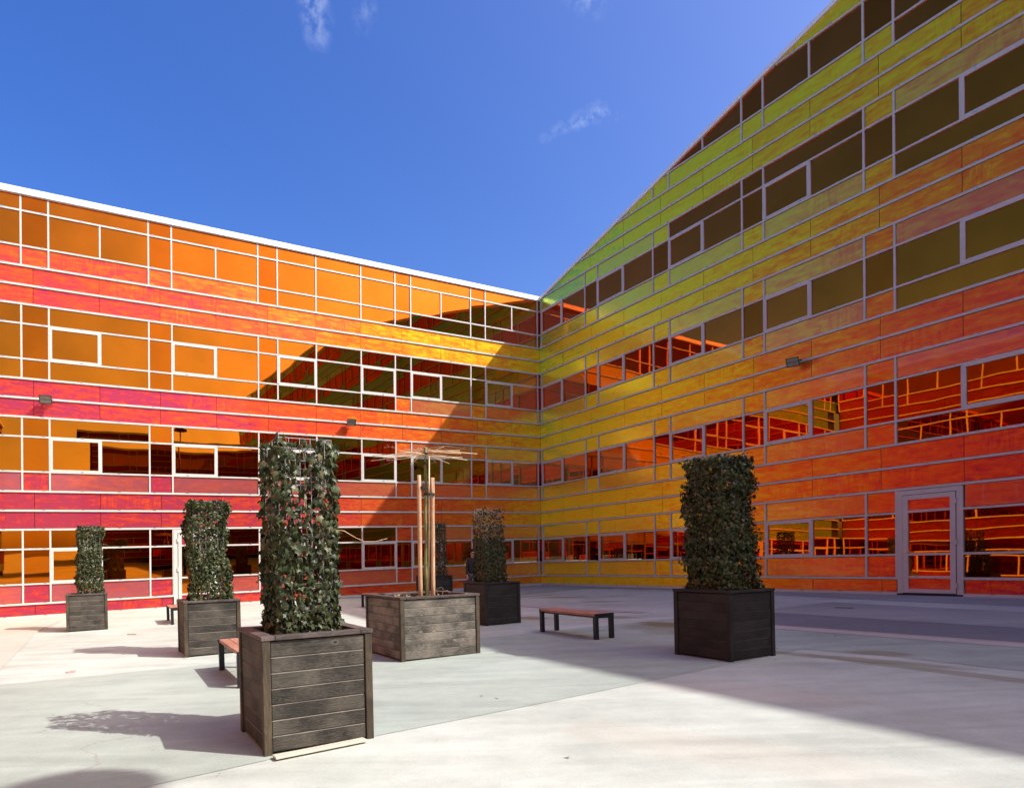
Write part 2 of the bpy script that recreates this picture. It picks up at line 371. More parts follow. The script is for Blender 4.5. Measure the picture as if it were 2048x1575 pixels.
sheet('paving_wall_edge', [(7.4, 25.0), (9.97, 19.3), (10.71, 17.0), (11.28, 15.3), (12.1, 13.7), (16.5, 5.6), (19.9, 4.2), (5.2, 30.5)], M['conc_green'], .006)
sheet('paving_corner_grey', [(-4, 25.5), (1.9, 22.6), (3.08, 23.05), (6.39, 25.87), (7.3, 25.4), (5.1, 30.4)], M['conc_green'], .010)
sheet('paving_pink_band', [(.4, 22.2), (1.68, 20.3), (2.97, 18.0), (5.0, 15.1), (4.75, 14.8), (2.83, 17.3), (1.58, 19.3), (.2, 21.6)], M['conc_pink'], .010)
sheet('paving_left_tint', [(-12.5, 1.6), (-6.22, 9.0), (-9.81, 15.78), (-11.01, 18.9), (-13.9, 19.2), (-30, 10)], M['conc_tan'], .012)

# ------------------------------------------------------------------ facades
CX, CY = 5.13243, 30.72259
UL = Vector((-math.cos(TH), -math.sin(TH), 0)); UR = Vector((math.sin(TH), -math.cos(TH), 0))
WALL = {'L': (UL, UR), 'R': (UR, UL)}       # direction along the wall, normal to the courtyard
def W(w, s, z, o=0.0):
    u, n = WALL[w]; p = Vector((CX, CY, 0)) + u*s + n*o
    return Vector((p.x, p.y, z + K*p.x))
PW = 1.8969
ROOF_R = [(0, 13.63), (14, 17.29), (22, 19.2), (30.5, 20.5), (38, 20.85), (62, 21.3)]
def roof_z(w, s):
    if w == 'L': return 13.60
    for (a, za), (b, zb) in zip(ROOF_R, ROOF_R[1:]):
        if s <= b: return za + (zb-za)*(s-a)/(b-a)
    return ROOF_R[-1][1]
def clip(poly, w):
    if w == 'L': lines = [(0, 13.60, 0.0)]
    else: lines = [(a, za, (zb-za)/(b-a)) for (a, za), (b, zb) in zip(ROOF_R, ROOF_R[1:])]
    for (a, za, m_) in lines:
        out = []
        for i in range(len(poly)):
            p, q = poly[i], poly[(i+1) % len(poly)]
            fp = za - .03 + m_*(p[0]-a) - p[1]; fq = za - .03 + m_*(q[0]-a) - q[1]
            if fp >= 0: out.append(p)
            if fp*fq < 0:
                t = fp/(fp-fq); out.append((p[0]+(q[0]-p[0])*t, p[1]+(q[1]-p[1])*t))
        poly = out
        if len(poly) < 3: return None
    A = 0
    for i in range(len(poly)):
        p, q = poly[i], poly[(i+1) % len(poly)]; A += p[0]*q[1]-q[0]*p[1]
    return poly if abs(A) > .02 else None
def prism(w, poly, o0, o1):
    """poly in (s, z), extruded from depth o0 to o1 -> verts, faces in world"""
    n = len(poly)
    # keep winding so that normals face outward
    vs = [W(w, s, z, o1) for s, z in poly] + [W(w, s, z, o0) for s, z in poly]
    A = sum(poly[i][0]*poly[(i+1) % n][1]-poly[(i+1) % n][0]*poly[i][1] for i in range(n))
    flip = (A > 0) == (w == 'L')
    f = [tuple(range(n)), tuple(range(2*n-1, n-1, -1))] + [(i, i+n, (i+1) % n + n, (i+1) % n) for i in range(n)]
    if not flip: pass
    else: f = [tuple(reversed(x)) for x in f]
    return vs, f
_cache = {}
def wall_obj(name, w, poly, o0, o1, mat, parent, pre=None, **props):
    s0 = min(p[0] for p in poly); z0 = min(p[1] for p in poly)
    key = (w, tuple((round(p[0]-s0, 3), round(p[1]-z0, 3)) for p in poly), o0, o1, mat.name)
    base = W(w, s0, z0)
    if key not in _cache:
        vs, fs = prism(w, poly, o0, o1); _cache[key] = mesh(name, [v - base for v in vs], fs, mat)
    off = base - parent.matrix_world.translation if parent is not None and pre is None else base - pre
    return link(name, _cache[key], parent, loc=off, **props)
def rect(s0, s1, z0, z1): return [(s0, z0), (s1, z0), (s1, z1), (s0, z1)]
BASE = .456; FH = 3.62; RO = (0, .634, 1.76, 2.39, 3.00, 3.62)

class Sink:
    """collects the out-of-frame run of a facade into joined meshes"""
    def __init__(s): s.d = {}
    def add(s, w, poly, o0, o1, mat):
        mb_ = s.d.setdefault(mat.name, (MB(), mat))[0]; v, f = prism(w, poly, o0, o1); mb_.add(v, f)
GAP = .012; RH = .032; MW = .026
def sash_at(w, k, ty, s0, i):
    if w == 'L': return k < 3 and ((i == 1) if ty == 'w' else i in (0, 2))
    if k >= 4: return False
    return (i == 1) if 15 < s0 < 16 else i == 0
def facade(w, root, s_end, s_split, bays, kindfn, floors, door=None):
    """bays: (s0, s1, type, [mid mullions])"""
    sink = Sink(); o_root = root.matrix_world.translation
    film_m, gfilm_m = M['film_'+w], M['gfilm_'+w]
    def put(name, poly, o0, o1, mat, far, **pr):
        if far: sink.add(w, poly, o0, o1, mat); return None
        return wall_obj(name, w, poly, o0, o1, mat, root, **pr)
    core = MB()
    def cell(kind, s0, s1, z0, z1, far, sash=False):
        e = RH + GAP; m_ = MW + GAP*.7
        full = rect(s0, s1, z0, z1)
        if kind in 'PG':
            p = clip(rect(s0+m_, s1-m_, z0+e, z1-e), w)
            if not p: return
            put('panel', p, -.03, 0.0, film_m if kind == 'P' else gfilm_m, far)
            c = clip(full, w)
            if c: v, f = prism(w, c, -.10, -.06); core.add(v, f)
        elif kind in 'WS':
            mat = M['glass'] if kind == 'W' else M['spandrel']
            if sash and not far:
                fw = .065
                p = rect(s0+.02, s1-.02, z0+RH-.01, z1-RH+.01)
                if roof_z(w, s0) > z1 and roof_z(w, s1) > z1:
                    a0, a1, b0, b1 = s0+.02, s1-.02, z0+RH-.008, z1-RH+.008
                    key = ('sash', w, round(a1-a0, 3), round(b1-b0, 3))
                    base = W(w, s0, z0)
                    if key not in _cache:
                        m2 = MB()
                        for q in (rect(a0, a1, b0, b0+fw), rect(a0, a1, b1-fw, b1), rect(a0, a0+fw, b0+fw, b1-fw), rect(a1-fw, a1, b0+fw, b1-fw)):
                            v, f = prism(w, q, -.03, .040); m2.add([x-base for x in v], f)
                        _cache[key] = m2.mesh('window', M['alu'])
                    fr_ = link('window', _cache[key], root, loc=base-o_root)
                    pb = rect(a0+fw, a1-fw, b0+fw, b1-fw)
                    wall_obj('pane', w, pb, -.012, -.004, mat, fr_, pre=base)
                    return
            p = clip(rect(s0+m_-.006, s1-m_+.006, z0+e-.008, z1-e+.008), w)
            if not p: return
            # thin dark gasket shows round the glass
            put('pane', p, -.018, -.010, mat, far)
            if kind == 'S':
                c = clip(full, w)
                if c: v, f = prism(w, c, -.16, -.12); core.add(v, f)
    for k_ in range(floors):
        zb = BASE + FH*k_; z = [zb+r_ for r_ in RO]
        if zb > roof_z(w, s_end): break
        for (s0, s1, ty, mids) in bays:
            if s0 >= s_end: continue
            far = s0 > s_split
            for row in range(3):
                if door and k_ == 0 and s0 - .01 <= door[0] and s1 + .01 >= door[1]:
                    # this bay holds the door: cell list split
                    d0, d1 = door[0], door[1]
                    edges = [x for x in (s0, d0, d1, s1)]
                    for a, b in ((s0, d0), (d1, s1)):
                        if b - a > .1:
                            kd = kindfn(k_, row, (a+b)/2, 'w'); cell(kd, a, b, z[row], z[row+1], far)
                    continue
                kd = kindfn(k_, row, (s0+s1)/2, ty)
                split = [s0] + (list(mids) if (row == 1 or (ty == 'x' and kd in 'WS')) else []) + [s1]
                for i, (a, b) in enumerate(zip(split, split[1:])):
                    cell(kd, a, b, z[row], z[row+1], far, sash=(row == 1 and kd == 'W' and ty != 'n' and len(split) > 2 and sash_at(w, k_, ty, s0, i)))
        # two solid rows with joints at the panel module
        aj = {'L': .10578, 'R': .13963}[w]
        js = [0.0] + [(n - aj)*PW for n in range(1, 60) if (n-aj)*PW < s_end] 
        for row in (3, 4):
            for a, b in zip(js, js[1:]):
                far = a > s_split
                e = RH+GAP
                p = clip(rect(a+.007, b-.007, z[row]+e, z[row+1]-e), w)
                if p: put('panel', p, -.03, 0.0, film_m, far)
        c = clip(rect(0, s_end, z[3], z[5]), w)
        if c: v, f = prism(w, c, -.10, -.06); core.add(v, f)
        # narrow strip between the inner corner and the first upright
        for row in range(3):
            kd = kindfn(k_, row, 1.0, 'w'); e = RH + GAP
            p = clip(rect(.015, .15-MW-.008, z[row]+e, z[row+1]-e), w)
            if p: put('panel' if kd in 'PG' else 'pane', p, -.03, -.004, film_m if kd in 'PG' else M['spandrel'], False)
            c = clip(rect(0, .15, z[row], z[row+1]), w)
            if c: v, f = prism(w, c, -.16, -.06); core.add(v, f)
        # upright mullions
        for (s0, s1, ty, mids) in bays:
            far = s0 > s_split
            if s0 >= s_end: continue
            for s_ in [s0]:
                if door and k_ == 0 and door[0]+.05 < s_ < door[1]-.05: continue
                p = clip(rect(s_-MW, s_+MW, z[0]+RH, z[3]-RH), w)
                if p: put('mullion', p, -.09, .036, M['alu'], far)
            for s_ in mids:
                if door and k_ == 0 and door[0]-.05 < s_ < door[1]+.05: continue
                zt = (z[0], z[3]) if (ty == 'x' and kindfn(k_, 0, s_, ty) in 'WS') else ((z[1], z[3]) if ty == 'x' and kindfn(k_, 2, s_, ty) in 'WS' else (z[1], z[2]))
                p = clip(rect(s_-MW, s_+MW, zt[0]+RH, zt[1]-RH), w)
                if p: put('mullion', p, -.09, .034, M['alu'], far)
    # base row
    js2 = [0.0] + [(n - {'L': .10578, 'R': .13963}[w])*PW for n in range(1, 60) if (n-.12)*PW < s_end]
    for a, b in zip(js2, js2[1:]):
        far = a > s_split; segs = [(a, b)]
        if door:
            segs = [(x, y) for x, y in ((a, min(b, door[0]-.03)), (max(a, door[1]+.03), b)) if y-x > .1] if not (b < door[0] or a > door[1]) else segs
        for x, y in segs: put('panel', rect(x+.007, y-.007, .085, BASE-RH-GAP), -.03, 0.0, film_m, far)
    # rails
    clips = MB()
    def rail(z, o1=.045, h=RH, z0=None):
        # start where the sloping roof clears this height
        a = 0.0
        while a < s_end and roof_z(w, a) < z + .05: a += .05
        if a >= s_end: return
        cuts = [(a, s_end)]
        if door and z < 2.7:
            cuts = [(a, door[0]), (door[1], s_end)]
        for x, y in cuts:
            if y - x < .1: continue
            for (p0, p1, far) in ((x, min(y, s_split), False), (max(x, s_split), y, True)):
                if p1 - p0 < .05: continue
                q = clip(rect(p0, p1, z-h, z+h), w)
                if q: put('rail', q, -.10, o1, M['alu'], far)
            s_ = x + .6
            while s_ < min(y, s_split):
                v, f = prism(w, rect(s_-.045, s_+.045, z+h-.012, z+h+.008), .03, o1+.008); clips.add(v, f)
                s_ += 1.1
    rail(.04, .05, .04)
    for k_ in range(floors):
        zb = BASE+FH*k_
        for i, r_ in enumerate(RO[:5]):
            rail(zb+r_, .045 if i in (0, 3, 4) else .039, RH if i in (0, 3, 4) else RH*.85)
    link('rail_clip', clips_mesh(clips, o_root, 'rail_clip', M['steel']), root, kind='stuff')
    v, f = prism(w, rect(0, s_end, 0.0, BASE), -.10, -.06)
    if door:
        v, f = prism(w, rect(0, door[0], 0.0, BASE), -.10, -.06); core.add(v, f)
        v, f = prism(w, rect(door[1], s_end, 0.0, BASE), -.10, -.06)
    core.add(v, f)
    link('wall_core', clips_mesh(core, o_root, 'wall_core', M['core']), root)
    for nm, (mb_, mat) in sink.d.items():
        base_n = 'panel_run' if 'panel' in nm else ('glazing_run' if 'glass' in nm else 'frame_run')
        link(base_n, clips_mesh(mb_, o_root, base_n, mat), root, kind='stuff')
def clips_mesh(mb_, org, name, mat):
    return mesh(name, [Vector(v)-org for v in mb_.v], mb_.f, mat)

# left wing: bays counted from the inner corner
bL = [(.15, 3.15, 'w', (1.66,)), (3.15, 3.94, 'n', ()), (3.94, 6.97, 'w', (5.47,)), (6.97, 7.71, 'n', ()),
      (7.71, 12.71, 'x', (9.26, 11.17)), (12.71, 13.45, 'n', ()), (13.45, 16.49, 'w', (14.98,)), (16.49, 17.24, 'n', ()),
      (17.24, 20.23, 'w', (18.74,)), (20.23, 20.99, 'n', ())]
s = 20.99
while s < 60:
    bL += [(s, s+3.03, 'w', (s+1.52,)), (s+3.03, s+3.78, 'n', ())]; s += 3.78
bR = []; s = .15
while s < 62:
    bR += [(s, s+3.02, 'w', (s+1.5,)), (s+3.02, s+3.785, 'n', ())]; s += 3.785
def kindL(k, row, s, ty):
    if k == 3:
        if row == 0: return 'P' if s > 13.45 else ('S' if ty == 'n' else 'W')
        return 'S' if ty == 'n' else 'W'
    if k == 2:
        if row == 0 and s < 7.71: return 'P' if ty == 'n' else 'G'
        return 'S' if ty == 'n' else 'W'
    if k >= 4: return 'W'
    if row == 0: return 'P' if ty == 'n' else 'G'
    if row == 2 and s < 7.71: return 'P' if ty == 'n' else 'G'
    return 'S' if ty == 'n' else 'W'
def kindR(k, row, s, ty):
    near = s > 15.25
    if row == 1: return 'S' if ty == 'n' else 'W'
    if k == 4 and row == 0: return ('P' if ty == 'n' else 'W') if near else 'P'
    if k == 4: return 'P' if not near else 'G'
    if k == 3 and row == 2:
        if 7.7 < s < 14.55: return 'S' if ty == 'n' else 'W'
        return 'P' if ty == 'n' else 'G'
    if row == 0: return ('P' if ty == 'n' else 'W') if near else ('P' if ty == 'n' else 'G')
    return 'P' if ty == 'n' else 'G'
left = thing('office_building', W('L', 0, 0), 'left wing of the courtyard building with level white roof edge and sunlit red panels', 'building')
right = thing('office_building', W('R', 0, 0), 'right wing of the courtyard building with slanting roof edge, panels in shade', 'building')
bpy.context.view_layer.update()
DL = None
facade('L', left, 25.3, 24.4, bL, kindL, 4, (14.99, 16.48))
DR = (15.32, 16.79)
bR2 = []
for b in bR:
    if abs(b[0]-15.29) < .06: bR2.append((15.29, 16.81, 'w', ())); bR2.append((16.81, b[1], 'w', ()))
    else: bR2.append(b)
def kindR2(k, row, s, ty):
    return kindR(k, row, s, ty)
# the door replaces one half bay of the ground floor only
facade('R', right, 60, 21.5, bR, kindR2, 6, (15.32, 16.79))

# copings along the roof edges
def coping(w, pts, root, h, o1, mat, name):
    m_ = MB()
    for (a, za), (b, zb) in zip(pts, pts[1:]):
        v, f = prism(w, [(a, za), (b, zb), (b, zb+h), (a, za+h)], -.35, o1); m_.add(v, f)
    link(name, clips_mesh(m_, root.matrix_world.translation, name, mat), root)
coping('L', [(-.06, 13.585), (25.3, 13.585)], left, .20, .10, M['coping'], 'roof_coping')
coping('R', [(a, z-.03) for a, z in ROOF_R], right, .15, .07, M['coping'], 'roof_coping')
def volume(w, root, pts, floors, back, s_end):
    """floor slabs, roof, rear wall and partitions behind the glass"""
    o_ = root.matrix_world.translation
    sl = MB(); rf = MB(); rm = MB(); fl = MB()
    for (a, za), (b, zb) in zip(pts, pts[1:]):
        v, f = prism(w, [(a, za-.3), (b, zb-.3), (b, zb-.02), (a, za-.02)], -12, -.36); rf.add(v, f)
    for k_ in range(-1, floors):
        z0 = BASE + FH*k_ + 2.42; z1 = BASE + FH*(k_+1) + .02
        if k_ == -1: z0, z1 = -.3, .05
        s0 = 0.3
        while s0 < s_end and roof_z(w, s0) < z1+.4: s0 += .25
        if s0 >= s_end: continue
        v, f = prism(w, rect(s0, s_end, z0, z1-.03), -6.5, -.17); sl.add(v, f)
        v, f = prism(w, rect(s0, s_end, z1-.028, z1), -6.5, -.17); fl.add(v, f)
    q = [(0.3, -.3), (s_end, -.3)] + [(a, z-.31) for a, z in reversed(pts)]
    v, f = prism(w, q, -6.7, -6.52); rm.add(v, f)
    s0 = 6.0
    while s0 < s_end:
        v, f = prism(w, rect(s0, s0+.12, -.1, roof_z(w, s0)-.4), -6.5, -.3); rm.add(v, f)
        s0 += 7.56
    for nm, b_, mt in (('floor_slab', sl, 'ceiling'), ('roof', rf, 'roofing'), ('room_wall', rm, 'room'), ('room_floor', fl, 'floorin')):
        link(nm, clips_mesh(b_, o_, nm, M[mt]), root)
cp = MB()
v, f = prism('L', rect(-.16, -.002, 0, 13.6), -.16, -.02); cp.add(v, f)
link('corner_post', clips_mesh(cp, left.matrix_world.translation, 'corner_post', M['gasket']), left)
volume('L', left, [(0, 13.60), (25.3, 13.60)], 4, 12, 25.3)
volume('R', right, ROOF_R[:-1] + [(60, 21.26)], 6, 12, 60)
# end wall where the left wing closes
# blinds seen through the ground-floor glass
def blind(w, root, s0, s1, z0, z1, vertical=True):
    m_ = MB(); o_ = root.matrix_world.translation
    if vertical:
        x = s0
        while x < s1:
            v, f = prism(w, rect(x, x+.085, z0, z1), -.30-.02*math.sin(x*40), -.297-.02*math.sin(x*40)); m_.add(v, f); x += .105
    else:
        z_ = z0
        while z_ < z1:
            v, f = prism(w, rect(s0, s1, z_, z_+.028), -.30, -.298); m_.add(v, f); z_ += .042
    link('blind', clips_mesh(m_, o_, 'blind', M['blind']), root)
for (a, b) in ((2.0, 3.05), (4.15, 4.95), (5.6, 6.1)): blind('R', right, a, b, 1.15, 2.25)
blind('L', left, 17.4, 18.35, 1.15, 2.8); blind('L', left, 17.4+.0, 17.4+.02, 1.1, 2.8)
blind('L', left, 19.0 - 2.2, 19.0 - 2.15, 1.15, 2.8)
blind('L', left, 17.35+.2, 18.6, 1.4, 2.75, False)

# door in the right wing
def door(w, root, s0, s1, swing):
    o_ = root.matrix_world.translation
    base = W(w, s0, 0)
    z1 = 2.80
    m_ = MB()
    for q in (rect(s0, s0+.13, .03, z1), rect(s1-.13, s1, .03, z1), rect(s0+.13, s1-.13, z1-.12, z1)):
        v, f = prism(w, q, -.08, .048); m_.add([x-base for x in v], f)
    d = link('door', m_.mesh('door', M['alu']), root, loc=base-o_)
    a0, a1, b0, b1 = s0+.14, s1-.15, .07, z1-.135
    def sub(name, polys, o0, o1, mat):
        mm = MB()
        for q in polys:
            v, f = prism(w, q, o0, o1); mm.add([x-base for x in v], f)
        return link(name, mm.mesh(name, mat), d)
    st = .115
    sub('door_leaf', [rect(a0, a0+st, b0, b1), rect(a1-st, a1, b0, b1), rect(a0+st, a1-st, b0, b0+.10), rect(a0+st, a1-st, b1-.12, b1),
                      rect(a0+st, a1-st, .46, .52), rect(a0+st, a1-st, 1.06, 1.12), rect(a0+st, a1-st, 2.2, 2.26)], -.03, .062, M['alu'])
    sub('panel', [rect(a0+st, a1-st, b0+.10, .46)], -.0, .02, M['film_'+w]); sub('panel', [rect(a0+st, a1-st, 2.26, b1-.12)], -.0, .02, M['film_'+w])
    sub('pane', [rect(a0+st, a1-st, .52, 1.06)], .0, .01, M['glass']); sub('pane', [rect(a0+st, a1-st, 1.12, 2.2)], .0, .01, M['glass'])
    hs = a0+.04 if swing > 0 else a1-.04; dr = 1 if swing > 0 else -1
    mm = MB()
    for q, oo in ((rect(hs-.018, hs+.018, 1.13, 1.20), (.062, .075)), (rect(min(hs, hs+dr*.16), max(hs, hs+dr*.16), 1.155, 1.178), (.10, .12)), (rect(hs-.01, hs+.01, 1.155, 1.178), (.075, .11))):
        v, f = prism(w, q, *oo); mm.add([x-base for x in v], f)
    link('handle', mm.mesh('handle', M['steel']), d)
    sub('lock', [rect(hs-.016, hs+.016, 1.02, 1.08)], .06, .073, M['steel'])
    hx = a1+.012 if swing > 0 else a0-.012
    for hz in (.28, 1.38, 2.42):
        sub('hinge', [rect(hx-.03, hx+.03, hz-.06, hz-.02), rect(hx-.022, hx+.022, hz-.02, hz+.02), rect(hx-.03, hx+.03, hz+.02, hz+.06)], .05, .095, M['alu'])
    sub('threshold', [rect(s0, s1, .0, .05)], -.08, .09, M['core'])
door('R', right, 15.32, 16.79, 1)
door('L', left, 14.99, 16.48, 1)

# third wing across the open end, behind the viewpoint: it shows only as a reflection in the glass
def court_wing(root, org, ad, nd, length, film_mat, glassy=False):
    def Wb(a, z, o):
        p = org + ad*a + nd*o; return Vector((p.x, p.y, z + K*p.x))
    o_ = root.matrix_world.translation
    flip = ad.cross(Vector((0, 0, 1))).dot(nd) < 0
    parts = {}
    def bx(nm, mat, a0, a1, z0, z1, o0, o1):
        m_ = parts.setdefault((nm, mat.name), (MB(), mat))[0]; b = len(m_.v)
        m_.v += [Wb(a, z, o)-o_ for o in (o0, o1) for a, z in ((a0, z0), (a1, z0), (a1, z1), (a0, z1))]
        fs = [(b+3,b+2,b+1,b), (b+4,b+5,b+6,b+7), (b,b+1,b+5,b+4), (b+1,b+2,b+6,b+5), (b+2,b+3,b+7,b+6), (b+3,b,b+4,b+7)]
        m_.f += [tuple(reversed(f)) for f in fs] if flip else fs
    L_ = length; L_ = PW*2*int(L_/(PW*2))
    bx('wall_core', M['core'], -.1, L_+.2, -1, 13.6, -8, -.1)
    for k_ in range(4):
        zb = BASE+FH*k_
        z3 = lambda i: min(zb+RO[i], 13.6)
        for i in (3, 4):
            if zb+RO[i] > 13.2: continue
            a = 0
            while a < L_-.1:
                bx('panel_run', film_mat, a+.01, a+PW-.01, z3(i)+.045, z3(i+1)-.045, -.03, 0); a += PW
        a = 0
        while a < L_-.1:
            for (b0, b1, ww) in ((a, a+3.02, 1), (a+3.02, a+2*PW, 0)):
                for i in (0, 2):
                    if zb+RO[i] > 13.2: continue
                    if glassy and (i == 2 or k_ == 1):
                        bx('glazing_run', M['spandrel'], b0+.035, b1-.035, z3(i)+.045, z3(i+1)-.045, -.03, -.01); continue
                    bx('panel_run', film_mat, b0+.035, b1-.035, z3(i)+.045, z3(i+1)-.045, -.03, 0)
                if ww:
                    bx('glazing_run', M['spandrel'], b0+.035, b0+1.47, z3(1)+.04, z3(2)-.04, -.03, -.01); bx('glazing_run', M['spandrel'], b0+1.53, b1-.035, z3(1)+.04, z3(2)-.04, -.03, -.01)
                    bx('frame_run', M['alu'], b0+1.47, b0+1.53, z3(1), z3(2), -.05, .032)
                else: bx('glazing_run', M['spandrel'], b0+.035, b1-.035, z3(1)+.04, z3(2)-.04, -.03, -.01)
                bx('frame_run', M['alu'], b0-.03, b0+.03, z3(0), z3(3), -.05, .030)
            a += 2*PW
        for r_ in RO[:5]:
            if zb+r_ < 13.4: bx('frame_run', M['alu'], 0, L_, zb+r_-.034, zb+r_+.034, -.05, .045)
    bx('roof_coping', M['coping'], -.1, L_+.2, 13.6, 13.8, -8, .1)
    for (nm, _), (m_, mat) in parts.items(): link(nm, m_.mesh(nm, mat), root, **({'kind': 'stuff'} if nm.endswith('run') else {}))
C0 = Vector((CX, CY, 0))
back = thing('office_building', GP(14, -12), 'low wing across the open end of the courtyard, seen only mirrored in the window glass', 'building')
west = thing('office_building', GP(-22, 10), 'left-hand wing facing the tall one, outside the frame and seen only mirrored in glass', 'building')
bpy.context.view_layer.update()
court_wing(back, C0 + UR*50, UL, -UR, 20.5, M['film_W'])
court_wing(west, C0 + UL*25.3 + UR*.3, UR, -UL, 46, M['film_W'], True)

# ------------------------------------------------------------------ floodlights
def floodlight(w, s_, z, label, yaw):
    t = thing('floodlight', W(w, s_, z, 0), label, 'lamp', group='floodlights on the facade rails')
    bpy.context.view_layer.update()
    u, n = WALL[w]
    side = Vector((0, 0, 1)).cross(n)
    M3 = Matrix((side, n, Vector((0, 0, 1)))).transposed().to_4x4()
    tilt = M3 @ Matrix.Translation((0, .28, -.02)) @ Matrix.Rotation(yaw, 4, 'Z') @ Matrix.Rotation(R(-28), 4, 'X')
    b = MB(); hw = .17
    front = [(-hw, .11, -.13), (hw, .11, -.13), (hw, .11, .13), (-hw, .11, .13)]; rear = [(-hw*.62, -.09, -.08), (hw*.62, -.09, -.08), (hw*.62, -.09, .08), (-hw*.62, -.09, .08)]
    b.add(front+rear, [(3, 2, 1, 0), (4, 5, 6, 7), (0, 1, 5, 4), (1, 2, 6, 5), (2, 3, 7, 6), (3, 0, 4, 7)])
    for q in ((-hw-.008, hw+.008, .10, .122, -.138, -.122), (-hw-.008, hw+.008, .10, .122, .122, .138), (-hw-.008, -hw+.01, .10, .122, -.122, .122), (hw-.01, hw+.008, .10, .122, -.122, .122), (-hw, hw, .1, .118, -.006, .006)): b.box(*q)
    link('housing', b.mesh('housing', M['lamp_body']), t, mw=tilt)
    g = MB(); g.box(-hw+.014, hw-.014, .108, .114, .008, .118); g.box(-hw+.014, hw-.014, .108, .114, -.118, -.008)
    link('lens', g.mesh('lens', M['lamp_glass']), t, mw=tilt)
    a = MB(); a.box(-.03, .03, -.0, .05, -.05, .05); a.tube([(0, .04, 0), (0, .20, -.01)], .016, 6); a.tube([(-hw-.02, .27, -.02), (-hw-.02, .19, -.02), (hw+.02, .19, -.02), (hw+.02, .27, -.02)], .010, 6)
    link('bracket', a.mesh('bracket', M['lamp_body']), t, mw=M3)
floodlight('L', 20.31, 7.07, 'small black floodlight high on the left wing, nearest the left end of the facade', R(10))
floodlight('L', 9.82, 7.09, 'small black floodlight on the left wing above the foreground ivy column', R(10))
floodlight('R', 12.63, 7.09, 'small black floodlight on the shaded right wing', R(-14))

# ------------------------------------------------------------------ planters
def planter(x, y, side, h, label, matk='plank', rz=R(28), group='wooden planter boxes in the courtyard', protos={}):
    t = thing('planter', GP(x, y), label, 'planter', rz, group, K*.55)
    mp = M[matk]; key = (side, matk); a = side/2
    if key not in protos:
        P = {}
        pw = .062; m_ = MB(); m_.bbox(-pw/2, pw/2, -pw/2, pw/2, .0, h-.035, .004); P['post'] = m_.mesh('post', M['post'] if matk != 'plank_dark' else M['plank_dark'])
        L_ = side-2*.066; nrow = 7; ph = (h-.035-.03)/nrow
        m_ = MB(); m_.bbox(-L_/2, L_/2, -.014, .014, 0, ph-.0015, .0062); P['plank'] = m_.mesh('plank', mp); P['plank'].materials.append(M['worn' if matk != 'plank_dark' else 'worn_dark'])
        for p_ in list(P['plank'].polygons)[-8:]: p_.material_index = 1; P['n'] = nrow; P['ph'] = ph  # top chamfers get the paler wood, so seams look sunlit
        rim = MB(); rim.bbox(-a-.006, a+.006, -.052, .052, 0, .033, .003); P['rimL'] = rim.mesh('rim_board', M['rim'] if matk != 'plank_dark' else mp)
        rim = MB(); rim.bbox(-a+.100, a-.100, -.052, .052, 0, .033, .003); P['rimS'] = rim.mesh('rim_board', M['rim'] if matk != 'plank_dark' else mp)
        so_ = MB(); nseg = 10
        for i in range(nseg+1):
            for j in range(nseg+1):
                so_.v.append((-a+.05+(side-.1)*i/nseg, -a+.05+(side-.1)*j/nseg, h-.11+rnd.uniform(-.02, .025)))
        for i in range(nseg):
            for j in range(nseg): so_.f.append((i*(nseg+1)+j, (i+1)*(nseg+1)+j, (i+1)*(nseg+1)+j+1, i*(nseg+1)+j+1))
        P['soil'] = so_.mesh('soil', M['soil'], True)
        inn = MB(); b = a-.05
        inn.box(-b, b, -b, -b+.004, .01, h-.04); inn.box(-b, b, b-.004, b, .01, h-.04); inn.box(-b, -b+.004, -b+.005, b-.005, .01, h-.04); inn.box(b-.004, b, -b+.005, b-.005, .01, h-.04)
        P['lining'] = inn.mesh('lining', M['core'])
        protos[key] = P
    P = protos[key]
    for sx in (-1, 1):
        for sy in (-1, 1):
            for dx, dy in ((0, 0),):
                link('post', P['post'], t, mw=Matrix.Translation((sx*(a-.032), sy*(a-.032), 0)))
    for q in range(4):
        rot = Matrix.Rotation(q*math.pi/2, 4, 'Z')
        for i in range(P['n']):
            jit = rnd.uniform(-.0025, .0025)
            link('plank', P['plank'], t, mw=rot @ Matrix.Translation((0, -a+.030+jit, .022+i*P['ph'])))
        link('rim_board', P['rimL'] if q % 2 else P['rimS'], t, mw=rot @ Matrix.Translation((0, -a+.046, h-.0335 - (0.0 if q % 2 else .0008))))
    link('soil', P['soil'], t); link('lining', P['lining'], t)
    return t
PL = [(-1.10, 5.39, 'front wooden planter box, largest in view, holding the sparse ivy column', 'plank'),
      (-3.82, 10.82, 'wooden planter box left of the foreground one, behind the slatted bench end', 'plank'),
      (-8.61, 15.85, 'farthest left wooden planter box, close to the sunlit red wall', 'plank'),
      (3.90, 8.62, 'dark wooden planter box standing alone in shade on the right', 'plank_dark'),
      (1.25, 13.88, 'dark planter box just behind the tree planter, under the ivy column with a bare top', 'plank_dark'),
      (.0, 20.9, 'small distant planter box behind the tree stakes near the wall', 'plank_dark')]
for x, y, lb, mk in PL: planter(x, y, .89, .90, lb, mk)
planter(-.20, 9.85, 1.31, .91, 'wide weathered planter box in the middle with the staked young tree', 'plank_pale')

